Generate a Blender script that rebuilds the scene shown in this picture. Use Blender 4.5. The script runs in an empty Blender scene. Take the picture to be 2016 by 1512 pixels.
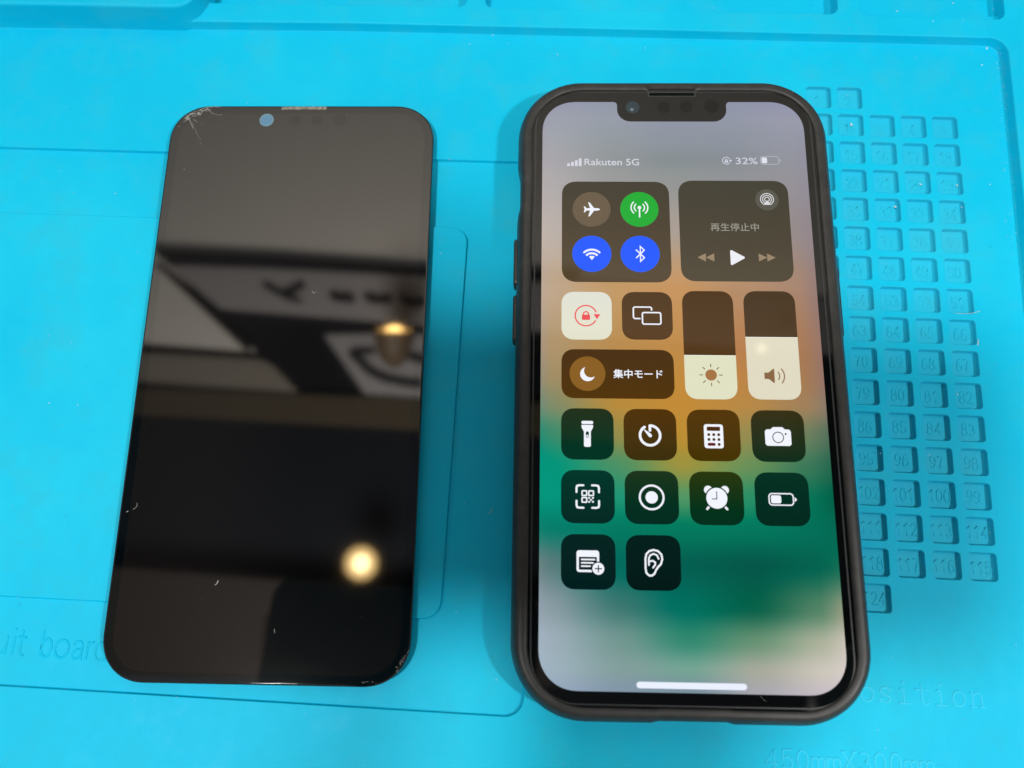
import bpy, bmesh, math, random
from mathutils import Matrix, Vector
random.seed(7)
S = bpy.context.scene
COL = S.collection
MM = 0.001

# ------------------------------------------------------------------ camera, world, lights, exposure
CAMH = 198.22
CM = ((0.99957931, -0.00977117, 0.02730806), (0.01640961, 0.96688326, -0.25469098), (-0.02391508, 0.25503195, 0.96663684))
cam = bpy.data.cameras.new('camera')
cam.sensor_fit = 'HORIZONTAL'; cam.sensor_width = 36.0; cam.lens = 29.7075
cam.clip_start = 0.005; cam.clip_end = 50
cam.dof.use_dof = True; cam.dof.focus_distance = 0.202; cam.dof.aperture_fstop = 11.0
co = bpy.data.objects.new('camera', cam); COL.objects.link(co)
M4 = Matrix.Identity(4)
for i in range(3):
    for j in range(3): M4[i][j] = CM[i][j]
M4.translation = (0, 0, CAMH * MM)
co.matrix_world = M4
S.camera = co

w = bpy.data.worlds.new('World'); S.world = w; w.use_nodes = True
bg = w.node_tree.nodes['Background']
bg.inputs[0].default_value = (0.92, 0.96, 1.0, 1); bg.inputs[1].default_value = 0.30

def area(name, loc, target, watts, size, color=(1, 1, 1)):
    l = bpy.data.lights.new(name, 'AREA'); l.shape = 'DISK'; l.size = size; l.energy = watts; l.color = color
    o = bpy.data.objects.new(name, l); COL.objects.link(o)
    o.location = loc
    o.rotation_euler = (Vector(target) - Vector(loc)).to_track_quat('-Z', 'Y').to_euler()
    return o
T0 = Vector((0.02, 0.05, 0))
D1 = Vector((-0.33, -0.20, 1.0)).normalized(); D2 = Vector((7, -3.7, 11)).normalized()
area('work_lamp_light', T0 + D1 * 2.2, T0, 31.5, 0.16, (1.0, 0.97, 0.93))
area('bench_lamp_light', T0 + D2 * 1.2, T0, 7.2, 0.065, (1.0, 0.98, 0.95))
area('ceiling_fill_light', (-0.25, -0.25, 0.62), (-0.1, 0.55, 1.3), 37.0, 0.30, (1.0, 0.95, 0.88))  # added unseen light that brightens the ceiling and boards overhead

S.view_settings.view_transform = 'Standard'; S.view_settings.look = 'None'
S.view_settings.exposure = 0; S.view_settings.gamma = 1; S.view_settings.use_curve_mapping = False
S.render.engine = 'CYCLES'

# ------------------------------------------------------------------ helpers
def lin(c):
    out = []
    for v in c[:3]:
        v /= 255.0
        out.append(v / 12.92 if v <= 0.04045 else ((v + 0.055) / 1.055) ** 2.4)
    return tuple(out)

def at(px, py, z=0.0):
    """photo pixel -> point (mm) on the level z"""
    a = ((px - 1008) / 1663.62, -(py - 756) / 1663.62, -1.0)
    d = [sum(CM[i][j] * a[j] for j in range(3)) for i in range(3)]
    k = (z - CAMH) / d[2]
    return (d[0] * k, d[1] * k)

def thing(name, label, cat, loc=(0, 0, 0), group=None, rz=0.0):
    o = bpy.data.objects.new(name, None); COL.objects.link(o)
    o.empty_display_size = 0.01
    o.matrix_basis = Matrix.Translation(Vector(loc) * MM) @ Matrix.Rotation(rz, 4, 'Z')
    o['label'] = label; o['category'] = cat
    if group: o['group'] = group
    return o

def chain(o):
    m = o.matrix_basis.copy()
    if o.parent: m = chain(o.parent) @ o.matrix_parent_inverse @ m
    return m

def link(name, me, mat, parent=None):
    o = bpy.data.objects.new(name, me); COL.objects.link(o)
    if mat is not None and len(me.materials) == 0: me.materials.append(mat)
    if parent is not None:
        o.parent = parent; o.matrix_parent_inverse = chain(parent).inverted()
    return o

def tag(o, label=None, cat=None, group=None, kind=None):
    if label: o['label'] = label
    if cat: o['category'] = cat
    if group: o['group'] = group
    if kind: o['kind'] = kind
    return o

class MB:
    """collects faces (mm) and links them as one mesh object"""
    def __init__(s): s.v = []; s.f = []; s.c = []; s.sm = []
    def face(s, pts, col=None, smooth=False):
        b = len(s.v); s.v += [tuple(p) for p in pts]; s.f.append(list(range(b, b + len(pts)))); s.c.append(col); s.sm.append(smooth)
    def loft(s, rings, close=True, cap0=False, cap1=False, smooth=True, col=None):
        b = len(s.v); n = len(rings[0])
        for r in rings: s.v += [tuple(p) for p in r]
        for k in range(len(rings) - 1):
            for i in range(n if close else n - 1):
                j = (i + 1) % n
                s.f.append([b + k * n + i, b + k * n + j, b + (k + 1) * n + j, b + (k + 1) * n + i]); s.c.append(col); s.sm.append(smooth)
        if cap0: s.f.append([b + i for i in reversed(range(n))]); s.c.append(col); s.sm.append(False)
        if cap1: s.f.append([b + (len(rings) - 1) * n + i for i in range(n)]); s.c.append(col); s.sm.append(False)
    def mesh(s, name):
        me = bpy.data.meshes.new(name)
        me.from_pydata([(a * MM, b * MM, c * MM) for a, b, c in s.v], [], s.f)
        me.polygons.foreach_set('use_smooth', s.sm)
        if any(c is not None for c in s.c):
            at_ = me.color_attributes.new('Col', 'FLOAT_COLOR', 'CORNER')
            for p, c in zip(me.polygons, s.c):
                for q, li in enumerate(p.loop_indices):
                    cc = c[q] if isinstance(c, list) else (c or (0, 0, 0))
                    at_.data[li].color = (cc[0], cc[1], cc[2], 1)
        me.update()
        return me
    def build(s, name, mat, parent=None, fix=False):
        me = s.mesh(name)
        if fix:
            bm = bmesh.new(); bm.from_mesh(me); bmesh.ops.recalc_face_normals(bm, faces=bm.faces); bm.to_mesh(me); bm.free()
        return link(name, me, mat, parent)

def arc(cx, cy, r, a0, a1, n): return [(cx + r * math.cos(math.radians(a0 + (a1 - a0) * i / n)), cy + r * math.sin(math.radians(a0 + (a1 - a0) * i / n))) for i in range(n + 1)]

def rr(cx, cy, hw, hh, r, n=8, e=2.0):
    """rounded rectangle, counter-clockwise, superellipse corners"""
    out = []
    for sx, sy, a0 in ((1, 1, 0), (-1, 1, 90), (-1, -1, 180), (1, -1, 270)):
        for i in range(n + 1):
            a = math.radians(a0 + 90 * i / n)
            c, s_ = math.cos(a), math.sin(a)
            out.append((cx + sx * (hw - r) + r * math.copysign(abs(c) ** (2 / e), c), cy + sy * (hh - r) + r * math.copysign(abs(s_) ** (2 / e), s_)))
    return out

def rpoly(P, r, inset=0.0, n=6):
    """convex CCW polygon, edges moved inward by inset, corners rounded with r"""
    m = len(P); L = []
    for i in range(m):
        a, b = P[i], P[(i + 1) % m]
        dx, dy = b[0] - a[0], b[1] - a[1]; l = math.hypot(dx, dy)
        nx, ny = -dy / l, dx / l
        L.append((a[0] + nx * inset, a[1] + ny * inset, dx / l, dy / l))
    out = []
    for i in range(m):
        p, q = L[i - 1], L[i]
        den = p[2] * q[3] - p[3] * q[2]
        t = ((q[0] - p[0]) * q[3] - (q[1] - p[1]) * q[2]) / den
        c = (p[0] + p[2] * t, p[1] + p[3] * t)
        ang = math.acos(max(-1, min(1, p[2] * q[2] + p[3] * q[3])))
        rad = max(r - inset, 0.05); d = rad * math.tan(ang / 2)
        s0 = (c[0] - p[2] * d, c[1] - p[3] * d)
        cen = (s0[0] - p[3] * rad, s0[1] + p[2] * rad)
        a0 = math.atan2(s0[1] - cen[1], s0[0] - cen[0])
        for k in range(n + 1):
            a = a0 + ang * k / n
            out.append((cen[0] + rad * math.cos(a), cen[1] + rad * math.sin(a)))
    return out

def sheet_mesh(name, outer, holes, z):
    """flat sheet with holes (filled 2D curve turned into a mesh)"""
    cu = bpy.data.curves.new(name, 'CURVE'); cu.dimensions = '2D'; cu.fill_mode = 'BOTH'
    for loop in [outer] + holes:
        sp = cu.splines.new('POLY'); sp.points.add(len(loop) - 1); sp.use_cyclic_u = True
        for p, q in zip(sp.points, loop): p.co = (q[0] * MM, q[1] * MM, 0, 1)
    o = bpy.data.objects.new(name, cu); COL.objects.link(o)
    dg = bpy.context.evaluated_depsgraph_get(); dg.update()
    me = bpy.data.meshes.new_from_object(o.evaluated_get(dg))
    bpy.data.objects.remove(o); bpy.data.curves.remove(cu)
    bm = bmesh.new(); bm.from_mesh(me)
    bmesh.ops.remove_doubles(bm, verts=bm.verts, dist=1e-7)
    keep = {}
    for f in list(bm.faces):      # a filled 2D curve may carry a back side too
        k = tuple(sorted(v.index for v in f.verts))
        if k in keep: bm.faces.remove(f)
        else: keep[k] = 1
    for f in bm.faces:
        if f.normal.z < 0: f.normal_flip()
    for v in bm.verts: v.co.z = z * MM
    bm.to_mesh(me); bm.free(); me.name = name
    return me

def text_mesh(name, body, size, pos, rot=0.0, z=0.0, ext=0.0, bev=0.0, sx=1.0, col=None, align='CENTER', bold=0.0, shear=0.0, width=None):
    """letters as a mesh; size, pos in mm"""
    cu = bpy.data.curves.new(name, 'FONT'); cu.body = body; cu.size = size * MM; cu.align_x = align; cu.align_y = 'BOTTOM_BASELINE'
    cu.extrude = ext * MM; cu.bevel_depth = bev * MM; cu.bevel_resolution = 1; cu.offset = bold * MM; cu.shear = shear; cu.resolution_u = 4
    o = bpy.data.objects.new(name, cu); COL.objects.link(o)
    dg = bpy.context.evaluated_depsgraph_get(); dg.update()
    me = bpy.data.meshes.new_from_object(o.evaluated_get(dg))
    bpy.data.objects.remove(o); bpy.data.curves.remove(cu)
    if width is not None and len(me.vertices):
        xs = [v.co.x for v in me.vertices]; wd = (max(xs) - min(xs)) / MM
        sx = width / wd
        cx = {'CENTER': (max(xs) + min(xs)) / 2, 'LEFT': min(xs), 'RIGHT': max(xs)}[align]
        for v in me.vertices: v.co.x -= cx
    me.transform(Matrix.Translation((pos[0] * MM, pos[1] * MM, z * MM)) @ Matrix.Rotation(rot, 4, 'Z') @ Matrix.Diagonal((sx, 1, 1, 1)))
    me.materials.clear(); me.name = name
    if col is not None:
        a = me.color_attributes.new('Col', 'FLOAT_COLOR', 'CORNER')
        for d in a.data: d.color = (col[0], col[1], col[2], 1)
    return me

# ------------------------------------------------------------------ materials
def mat(name, color, rough=0.5, spec=0.5, ior=1.5, metal=0.0):
    m = bpy.data.materials.new(name); m.use_nodes = True
    b = m.node_tree.nodes['Principled BSDF']
    b.inputs['Base Color'].default_value = (*color, 1); b.inputs['Roughness'].default_value = rough
    b.inputs['Specular IOR Level'].default_value = spec; b.inputs['IOR'].default_value = ior; b.inputs['Metallic'].default_value = metal
    return m
def N(m, t, **kw):
    n = m.node_tree.nodes.new(t)
    for k, v in kw.items(): setattr(n, k, v)
    return n
def L(m, a, b): m.node_tree.links.new(a, b)
def noise(m, scale, detail=3, rough=0.6):
    n = N(m, 'ShaderNodeTexNoise'); n.inputs['Scale'].default_value = scale; n.inputs['Detail'].default_value = detail; n.inputs['Roughness'].default_value = rough
    L(m, tc(m).outputs['Object'], n.inputs['Vector'])
    return n
def tc(m):
    n = m.node_tree.nodes.get('TC')
    if not n: n = N(m, 'ShaderNodeTexCoord'); n.name = 'TC'
    return n
def ramp(m, fac, stops):
    r = N(m, 'ShaderNodeValToRGB'); e = r.color_ramp.elements
    e[0].position, e[0].color = stops[0][0], (*stops[0][1], 1); e[1].position, e[1].color = stops[-1][0], (*stops[-1][1], 1)
    for p, c in stops[1:-1]:
        q = e.new(p); q.color = (*c, 1)
    L(m, fac, r.inputs[0]); return r
def mix(m, fac, a, b, mode='MIX'):
    x = N(m, 'ShaderNodeMix', data_type='RGBA', blend_type=mode)
    if isinstance(fac, float): x.inputs[0].default_value = fac
    else: L(m, fac, x.inputs[0])
    for v, i in ((a, 6), (b, 7)):
        if isinstance(v, tuple): x.inputs[i].default_value = (*v, 1)
        else: L(m, v, x.inputs[i])
    return x.outputs[2]
def bump(m, h, strength, dist):
    b = N(m, 'ShaderNodeBump'); b.inputs['Strength'].default_value = strength; b.inputs['Distance'].default_value = dist
    L(m, h, b.inputs['Height']); return b
def bsdf(m): return m.node_tree.nodes['Principled BSDF']

def silicone(name='cyan_silicone', tint=(1, 1, 1), add=(0, 0, 0)):
    m = mat(name, (0.0, 0.5, 0.72), 0.55, 0.15)
    n1 = noise(m, 9, 5, 0.65); n2 = noise(m, 70, 4, 0.7); n3 = noise(m, 900, 2); n4 = noise(m, 330, 3, 0.7)
    base = ramp(m, n1.outputs[0], [(0.28, (0.000, 0.425, 0.665)), (0.5, (0.000, 0.470, 0.710)), (0.70, (0.008, 0.525, 0.735))])
    smear = ramp(m, n2.outputs[0], [(0.48, (0, 0, 0)), (0.78, (0.7, 0.7, 0.7))])
    c = mix(m, smear.outputs[0], base.outputs[0], (0.022, 0.430, 0.600))
    spot = ramp(m, n4.outputs[0], [(0.70, (0, 0, 0)), (0.76, (0.55, 0.55, 0.55))])
    c = mix(m, spot.outputs[0], c, (0.004, 0.330, 0.500))
    if tint != (1, 1, 1): c = mix(m, 1.0, c, tint, 'MULTIPLY')
    if add != (0, 0, 0): c = mix(m, 1.0, c, add, 'ADD')
    L(m, c, bsdf(m).inputs['Base Color'])
    rr_ = ramp(m, n2.outputs[0], [(0.3, (0.46, 0.46, 0.46)), (0.7, (0.62, 0.62, 0.62))])
    L(m, rr_.outputs[0], bsdf(m).inputs['Roughness'])
    b1 = bump(m, n3.outputs[0], 0.25, 0.00005)
    b2 = bump(m, n2.outputs[0], 0.25, 0.0002); L(m, b1.outputs[0], b2.inputs['Normal'])
    L(m, b2.outputs[0], bsdf(m).inputs['Normal'])
    return m
M_SIL = silicone()
M_FLOOR = silicone('greyer_cyan_silicone', (1, 0.92, 0.90), (0.012, 0.012, 0.012))  # slightly greyer silicone for the compartments and their numbers
M_WORN = silicone('worn_cyan_silicone', (1, 1.0, 1.0), (0.03, 0.075, 0.07))

def rubber():
    m = mat('black_rubber', (0.022, 0.022, 0.021), 0.42, 0.5)
    n = noise(m, 260, 4, 0.7); n2 = noise(m, 40, 3)
    r = ramp(m, n2.outputs[0], [(0.3, (0.34, 0.34, 0.34)), (0.7, (0.52, 0.52, 0.52))]); L(m, r.outputs[0], bsdf(m).inputs['Roughness'])
    c = ramp(m, n.outputs[0], [(0.35, (0.017, 0.017, 0.016)), (0.75, (0.034, 0.033, 0.030))]); L(m, c.outputs[0], bsdf(m).inputs['Base Color'])
    L(m, bump(m, n.outputs[0], 0.12, 0.0002).outputs[0], bsdf(m).inputs['Normal'])
    return m
M_CASE = rubber()
M_FRAME = mat('phone_frame', (0.02, 0.021, 0.024), 0.3, 0.5, metal=0.6)
M_GLASS = mat('bezel_glass', (0.0015, 0.002, 0.0022), 0.03, 0.5, 1.5)
M_PANEL = mat('panel_bezel_glass', (0.0004, 0.0018, 0.0026), 0.035, 0.5, 1.74)
M_ACTIVE = mat('dark_display_area', (0.0042, 0.0038, 0.0037), 0.035, 0.5, 1.78)
M_BACK = mat('display_backing', (0.05, 0.05, 0.052), 0.5)
M_SENSOR = mat('sensor_window', (0.002, 0.002, 0.002), 0.05, 0.5, 1.42)
M_LENS = mat('clear_camera_window', (0.085, 0.21, 0.32), 0.05, 0.5, 1.5)
M_PHCAM = mat('front_camera', (0.012, 0.028, 0.038), 0.06, 0.5, 1.5)
M_MESHM = mat('earpiece_mesh', (0.2, 0.18, 0.15), 0.5, 0.5)
_n = noise(M_MESHM, 2600, 2); _r = ramp(M_MESHM, _n.outputs[0], [(0.35, (0.05, 0.045, 0.035)), (0.65, (0.36, 0.33, 0.27))]); L(M_MESHM, _r.outputs[0], bsdf(M_MESHM).inputs['Base Color'])
M_CHIP = mat('chipped_glass', (0.44, 0.42, 0.39), 0.25, 0.5)
M_SLOT = mat('earpiece_slot', (0.003, 0.004, 0.004), 0.6, 0.03)
M_SLOTRIM = mat('earpiece_rim', (0.035, 0.042, 0.042), 0.3)

def screen_mat():
    m = mat('lit_screen', (0.001, 0.001, 0.001), 0.04, 0.25, 1.5)
    a = N(m, 'ShaderNodeVertexColor', layer_name='Col')
    L(m, a.outputs[0], bsdf(m).inputs['Emission Color']); bsdf(m).inputs['Emission Strength'].default_value = 1.0
    return m
M_SCR = screen_mat()

# ------------------------------------------------------------------ the table top and the mat
def slab(x0, x1, y0, y1, z0, z1):
    b = MB(); P = rr((x0 + x1) / 2, (y0 + y1) / 2, (x1 - x0) / 2, (y1 - y0) / 2, 1.0, 3)
    b.loft([[(x, y, z0) for x, y in P], [(x, y, z1) for x, y in P]], cap0=True, cap1=True, smooth=False)
    return b
table = slab(-600, 520, -420, 420, -34, -6.0).build('tabletop', mat('pale_table', (0.42, 0.40, 0.37), 0.5)); tag(table, kind='structure')

MAT = thing('repair_mat', 'bright cyan silicone repair mat with moulded numbered compartments under both phones', 'mat', (-80, 80, -6))
AM = math.radians(-1.90)
def gpt(c, r): return (42.1878 + 8.05575 * c - 0.29538 * r, 140.3028 - 0.23569 * c - 7.99828 * r)
UX = (math.cos(AM), math.sin(AM)); UY = (-math.sin(AM), math.cos(AM))
def cellpoly(c, r, h=3.28):
    x, y = gpt(c, r)
    return [(x + UX[0] * a * h + UY[0] * b * h, y + UX[1] * a * h + UY[1] * b * h) for a, b in ((-1, -1), (1, -1), (1, 1), (-1, 1))]
cells = []
for r in range(1, 17):                               # the numbers snake down the field, eight to a row
    for c in (4, 5, 6, 7, 8):
        if r == 1:
            if c > 5: continue
            num = {4: 1, 5: 2}[c]
        else:
            k = r - 2; num = 3 + 8 * k + ((8 - c) if k % 2 == 0 else (c - 1))
        cells.append((c, r, num))
cells += [(4, 17, 123), (5, 17, 124)]

REC = [(-292, -12.7), (-1.9, -23.7), (3.0, 112.1), (-292, 120.6)]
PLA = [(-290, 6.2), (-21.0, -3.1), (-17.5, 93.5), (-290, 102.0)]
cell_loops = [rpoly(cellpoly(c, r), 1.0, 0, 6) for c, r, n in cells]
rec_loop = rpoly(REC, 4.2, 0, 10)
field = [(-300, -76), (150, -76), (150, 156), (-300, 156)]
base = MB()
P = rpoly([(-304, -80), (152, -94), (160, 222), (-296, 236)], 6)
base.loft([[(x, y, -6) for x, y in P], [(x, y, -3.2) for x, y in P]], cap0=True, cap1=True, smooth=False)
base.build('mat_base', M_SIL, MAT)
link('work_surface', sheet_mesh('work_surface', field, [rec_loop] + cell_loops, 0.0), M_SIL, MAT)

b = MB(); prof = [(0, 0), (0.05, -0.03), (0.12, -0.12), (0.16, -0.3), (0.24, -0.82), (0.32, -0.95), (0.45, -1.0)]
rings = [[(x, y, z) for x, y in rpoly(REC, 4.2, i, 10)] for i, z in prof]
b.loft(rings); b.face(rings[-1])
b.build('recessed_panel', M_SIL, MAT)
b = MB(); prof = [(-0.25, -1.0), (-0.08, -0.95), (0, -0.85), (0.02, -0.4), (0.07, -0.27), (0.16, -0.21), (0.3, -0.2)]
rings = [[(x, y, z) for x, y in rpoly(PLA, 4.2, i, 10)] for i, z in prof]
b.loft(rings); b.face(rings[-1])
b.build('raised_panel', M_SIL, MAT)

# raised rim along the top and right of the work field
path = [(-300, 157.2), (-150, 153.1), (-121, 152.6), (-92, 152.3), (-50, 151.7), (-8, 150.5), (33, 149.35), (74, 148.2), (100, 147.45), (118.6, 146.85)]
path += arc(119.0, 142.9, 3.95, 88, 5, 8)
path += [(122.4, 130), (121.2, 103), (119.6, 68), (116.4, -8), (112.8, -80)]
def offs(P, d):
    out = []
    for i, p in enumerate(P):
        a = P[max(i - 1, 0)]; c = P[min(i + 1, len(P) - 1)]
        dx, dy = c[0] - a[0], c[1] - a[1]; l = math.hypot(dx, dy)
        out.append((p[0] - dy / l * d, p[1] + dx / l * d))
    return out
b = MB(); prof = [(-0.2, 0.0), (-0.05, 0.05), (0.06, 0.25), (0.62, 2.1), (0.72, 2.42), (0.88, 2.56), (1.1, 2.6)]
rings = [[(x, y, z) for x, y in offs(path, d)] for d, z in prof]
b.loft(rings, close=False)
b.build('rim_wall', M_SIL, MAT, fix=True)
inner = offs(path, 1.1)
outer = [(152, -94), (160, 222), (-296, 236)]
trays = [[(-93.5, 158.9), (-19.6, 157.2), (-17.0, 219), (-90, 222)], [(-14.8, 157.0), (80.3, 154.7), (82.6, 215), (-12, 218)], [(86.0, 154.5), (124.2, 152.9), (126.8, 213), (88.4, 215)]]
tl = [rpoly(t, 2.6, 0, 6) for t in trays]
link('rim_top', sheet_mesh('rim_top', inner + outer, tl, 2.6), M_SIL, MAT)
for t in trays:
    b = MB(); prof = [(0, 2.6), (0.06, 2.57), (0.15, 2.47), (0.2, 2.3), (0.6, -1.1), (0.7, -1.3), (0.95, -1.4)]
    rings = [[(x, y, z) for x, y in rpoly(t, 2.6, i, 6)] for i, z in prof]
    b.loft(rings); b.face(rings[-1]); b.build('parts_tray', M_SIL, MAT)
BLK = [(-302, 156.8), (-90.5, 151.9), (-87.5, 226), (-302, 232)]
b = MB(); prof = [(0, 0), (0.1, 0.2), (1.2, 7.2), (1.4, 7.7), (1.75, 7.95), (2.2, 8.0)]
rings = [[(x, y, z) for x, y in rpoly(BLK, 7.5, i, 10)] for i, z in prof]
b.loft(rings); b.face(rings[-1]); b.build('raised_block', M_SIL, MAT)

# moulded lettering on the mat (thin relief strokes)
def relief(name, strokes, place, wd=0.26, hgt=0.2, z=0.0, parent=MAT, m=None):
    """strokes: polylines in letter space -> ridges with sloping sides"""
    b = MB()
    for st in strokes:
        Q = [place(*p) for p in st]
        n = len(Q); prof = ((-1.0, -0.03), (-0.6, 0.85), (-0.2, 1.0), (0.2, 1.0), (0.6, 0.85), (1.0, -0.03))
        rows = []
        for i in range(n):
            a = Q[max(i - 1, 0)]; c = Q[min(i + 1, n - 1)]
            dx, dy = c[0] - a[0], c[1] - a[1]; l = math.hypot(dx, dy) or 1
            nx, ny = -dy / l, dx / l
            rows.append([(Q[i][0] + nx * wd * u, Q[i][1] + ny * wd * u, z + hgt * v) for u, v in prof])
        b.loft(rows, close=False)
        for e in (0, -1):
            b.face(rows[e] if e == 0 else rows[e][::-1])
    return b.build(name, m or M_SIL, parent, fix=True)
def el(cx, cy, rx, ry, a0=0, a1=360, n=20): return [(cx + rx * math.cos(math.radians(a0 + (a1 - a0) * i / n)), cy + ry * math.sin(math.radians(a0 + (a1 - a0) * i / n))) for i in range(n + 1)]
DG_ = {
 '0': [el(.31, .5, .25, .46)], '1': [[(.12, .74), (.36, .96), (.36, .02)]],
 '2': [el(.31, .70, .24, .26, 165, -35, 10) + [(.08, .05), (.58, .05)]],
 '3': [el(.30, .73, .21, .23, 155, -80, 8) + el(.31, .27, .25, .25, 80, -155, 10)],
 '4': [[(.44, .02), (.44, .96), (.06, .30), (.60, .30)]],
 '5': [[(.54, .96), (.16, .96), (.10, .50)] + el(.31, .32, .25, .28, 135, -155, 10)],
 '6': [el(.31, .29, .24, .27), [(.07, .32), (.09, .6), (.2, .86), (.36, .96), (.52, .86)]],
 '7': [[(.06, .96), (.57, .96), (.36, .5), (.26, .02)]],
 '8': [el(.31, .74, .2, .22), el(.31, .27, .25, .26)],
 '9': [el(.31, .70, .24, .27), [(.55, .68), (.53, .4), (.42, .12), (.26, .02), (.1, .14)]],
}
for (c, r, num), loop in zip(cells, cell_loops):
    b = MB(); cp = cellpoly(c, r); dep = 1.35 + random.uniform(-0.06, 0.06)
    prof = [(0, 0), (0.05, -0.02), (0.12, -0.09), (0.17, -0.22), (0.27, -dep + 0.22), (0.34, -dep + 0.08), (0.5, -dep)]
    rings = [[(x, y, z) for x, y in rpoly(cp, 1.0, i, 6)] for i, z in prof]
    b.loft(rings); b.face(rings[-1])
    co_ = b.build('compartment', M_FLOOR, MAT)
    g = gpt(c, r); sn = str(num); rot = AM + random.uniform(-0.02, 0.02); ca, sa = math.cos(rot), math.sin(rot)
    adv = 1.74; ox = -adv * len(sn) / 2 + 0.1 + random.uniform(-.12, .12); oy = -1.6 + random.uniform(-.1, .1)
    st = [[(ox + k * adv + x * 2.45, oy + y * 2.95) for x, y in gl] for k, ch in enumerate(sn) for gl in DG_[ch]]
    relief('number', st, lambda x, y: (g[0] + ca * x - sa * y, g[1] + sa * x + ca * y), 0.23, 0.15 + random.uniform(-.03, .03), -dep, co_, M_FLOOR)

GL = {  # letter box 1 wide, x-height 1.0, cap height 1.5 (thin typewriter letters)
 'o': [el(.5, .5, .36, .5)],
 's': [[(.80, .98), (.80, .72)], el(.5, .75, .28, .25, 20, 180, 8) + el(.5, .25, .30, .25, 90, 90, 1)[:0] + [(.25, .62), (.5, .5), (.75, .38)] + el(.5, .25, .28, .25, 0, -160, 8), [(.2, .02), (.2, .28)]],
 'i': [[(.28, .98), (.52, .98), (.52, .0)], [(.2, 0), (.84, 0)], el(.5, 1.38, .05, .05, 0, 360, 8)],
 't': [[(.48, 1.4), (.48, .2), (.56, .02), (.74, .0), (.88, .12)], [(.1, .98), (.86, .98)]],
 'n': [[(.08, .98), (.24, .98), (.24, 0)], [(.06, 0), (.42, 0)], [(.24, .72), (.42, .94), (.62, .98), (.76, .82), (.76, 0)], [(.6, 0), (.96, 0)]],
 'p': [[(.08, .98), (.24, .98), (.24, -.45)], [(.06, -.45), (.44, -.45)], el(.52, .5, .3, .48, 150, -150, 14)],
 '4': [[(.68, 0), (.68, 1.5), (.1, .42), (.92, .42)], [(.5, 0), (.86, 0)]],
 '5': [[(.82, 1.5), (.26, 1.5), (.2, .82)] + el(.5, .48, .34, .46, 140, -150, 14)],
 '0': [el(.5, .75, .34, .75)],
 '3': [el(.48, 1.12, .3, .36, 150, -80, 10) + el(.48, .38, .36, .4, 85, -160, 12)],
 'X': [[(.1, 1.5), (.9, 0)], [(.9, 1.5), (.1, 0)], [(0, 1.5), (.3, 1.5)], [(.7, 0), (1, 0)], [(.7, 1.5), (1, 1.5)], [(0, 0), (.3, 0)]],
 'm': [[(.08, .98), (.08, 0)], [(.08, .8), (.2, .96), (.36, .96), (.5, .8), (.5, 0)], [(.5, .8), (.62, .96), (.78, .96), (.92, .8), (.92, 0)], [(0, 0), (.2, 0)], [(.4, 0), (.6, 0)], [(.8, 0), (1, 0)]],
}
def typeset(name, s, p0, p1, sc_y, adv_fill=0.92):
    """p0, p1: baseline start of first and last letter boxes' ends (mm)"""
    dx, dy = p1[0] - p0[0], p1[1] - p0[1]; l = math.hypot(dx, dy); ux, uy = dx / l, dy / l; adv = l / len(s)
    st = []
    for k, ch in enumerate(s):
        for g in GL.get(ch, []): st.append([(k * adv + x * adv * adv_fill, y * sc_y) for x, y in g])
    return relief(name, st, lambda x, y: (p0[0] + ux * x - uy * y, p0[1] + uy * x + ux * y), m=M_WORN)
a0, a1 = at(1691, 1381), at(1945, 1393)
adv = (a1[0] - a0[0]) / 7
typeset('lettering', 'position', (a0[0] - adv * 1.0, a0[1] + 0.25), a1, 3.05)
a0, a1 = at(1505, 1512), at(1842, 1524)
typeset('lettering', '450mmX300mm', a0, a1, 2.55, 0.98)
SANS = {  # x-height 1, ascender 1.42; x runs 0..1 over the letter's own width
 'c': [el(.5, .5, .46, .48, 40, 320, 14)], 'u': [[(.04, .98), (.04, .35), (.2, .06), (.5, .02), (.8, .12), (.96, .35)], [(.96, .98), (.96, .02)]],
 'i': [[(.5, .98), (.5, .02)], [(.5, 1.30), (.5, 1.40)]], 't': [[(.42, 1.32), (.42, .2), (.6, .04), (.9, .04)], [(.05, .96), (.9, .96)]],
 'b': [[(.05, 1.42), (.05, .02)], el(.5, .5, .45, .48)], 'o': [el(.5, .5, .46, .48)],
 'a': [[(.1, .76), (.3, .96), (.65, .96), (.86, .76), (.86, .12), (.96, .02)], [(.86, .56), (.4, .52), (.08, .3), (.2, .04), (.55, .04), (.86, .26)]],
 'r': [[(.1, .98), (.1, .02)], [(.1, .62), (.4, .92), (.95, .96)]], 'd': [[(.95, 1.42), (.95, .02)], el(.5, .5, .45, .48)],
}
bl = at(0, 1287.5, -1); br = at(207, 1302.5, -1); bdx, bdy = br[0] - bl[0], br[1] - bl[1]
st = []
for ch, x0, x1 in (('c', -112, -88), ('i', -80, -74), ('r', -68, -54), ('c', -50, -26), ('u', -16, 10), ('i', 19, 27), ('t', 30, 47), ('b', 77, 99), ('o', 104, 133), ('a', 139, 161), ('r', 167, 180), ('d', 183, 207)):
    for g_ in SANS[ch]: st.append([((x0 + (x1 - x0) * x) / 207, y * 4.15) for x, y in g_])
lb = math.hypot(bdx, bdy)
relief('lettering', st, lambda x, y: (bl[0] + bdx * x - bdy / lb * y, bl[1] + bdy * x + bdx / lb * y), 0.3, 0.24, -1.0)

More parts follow.
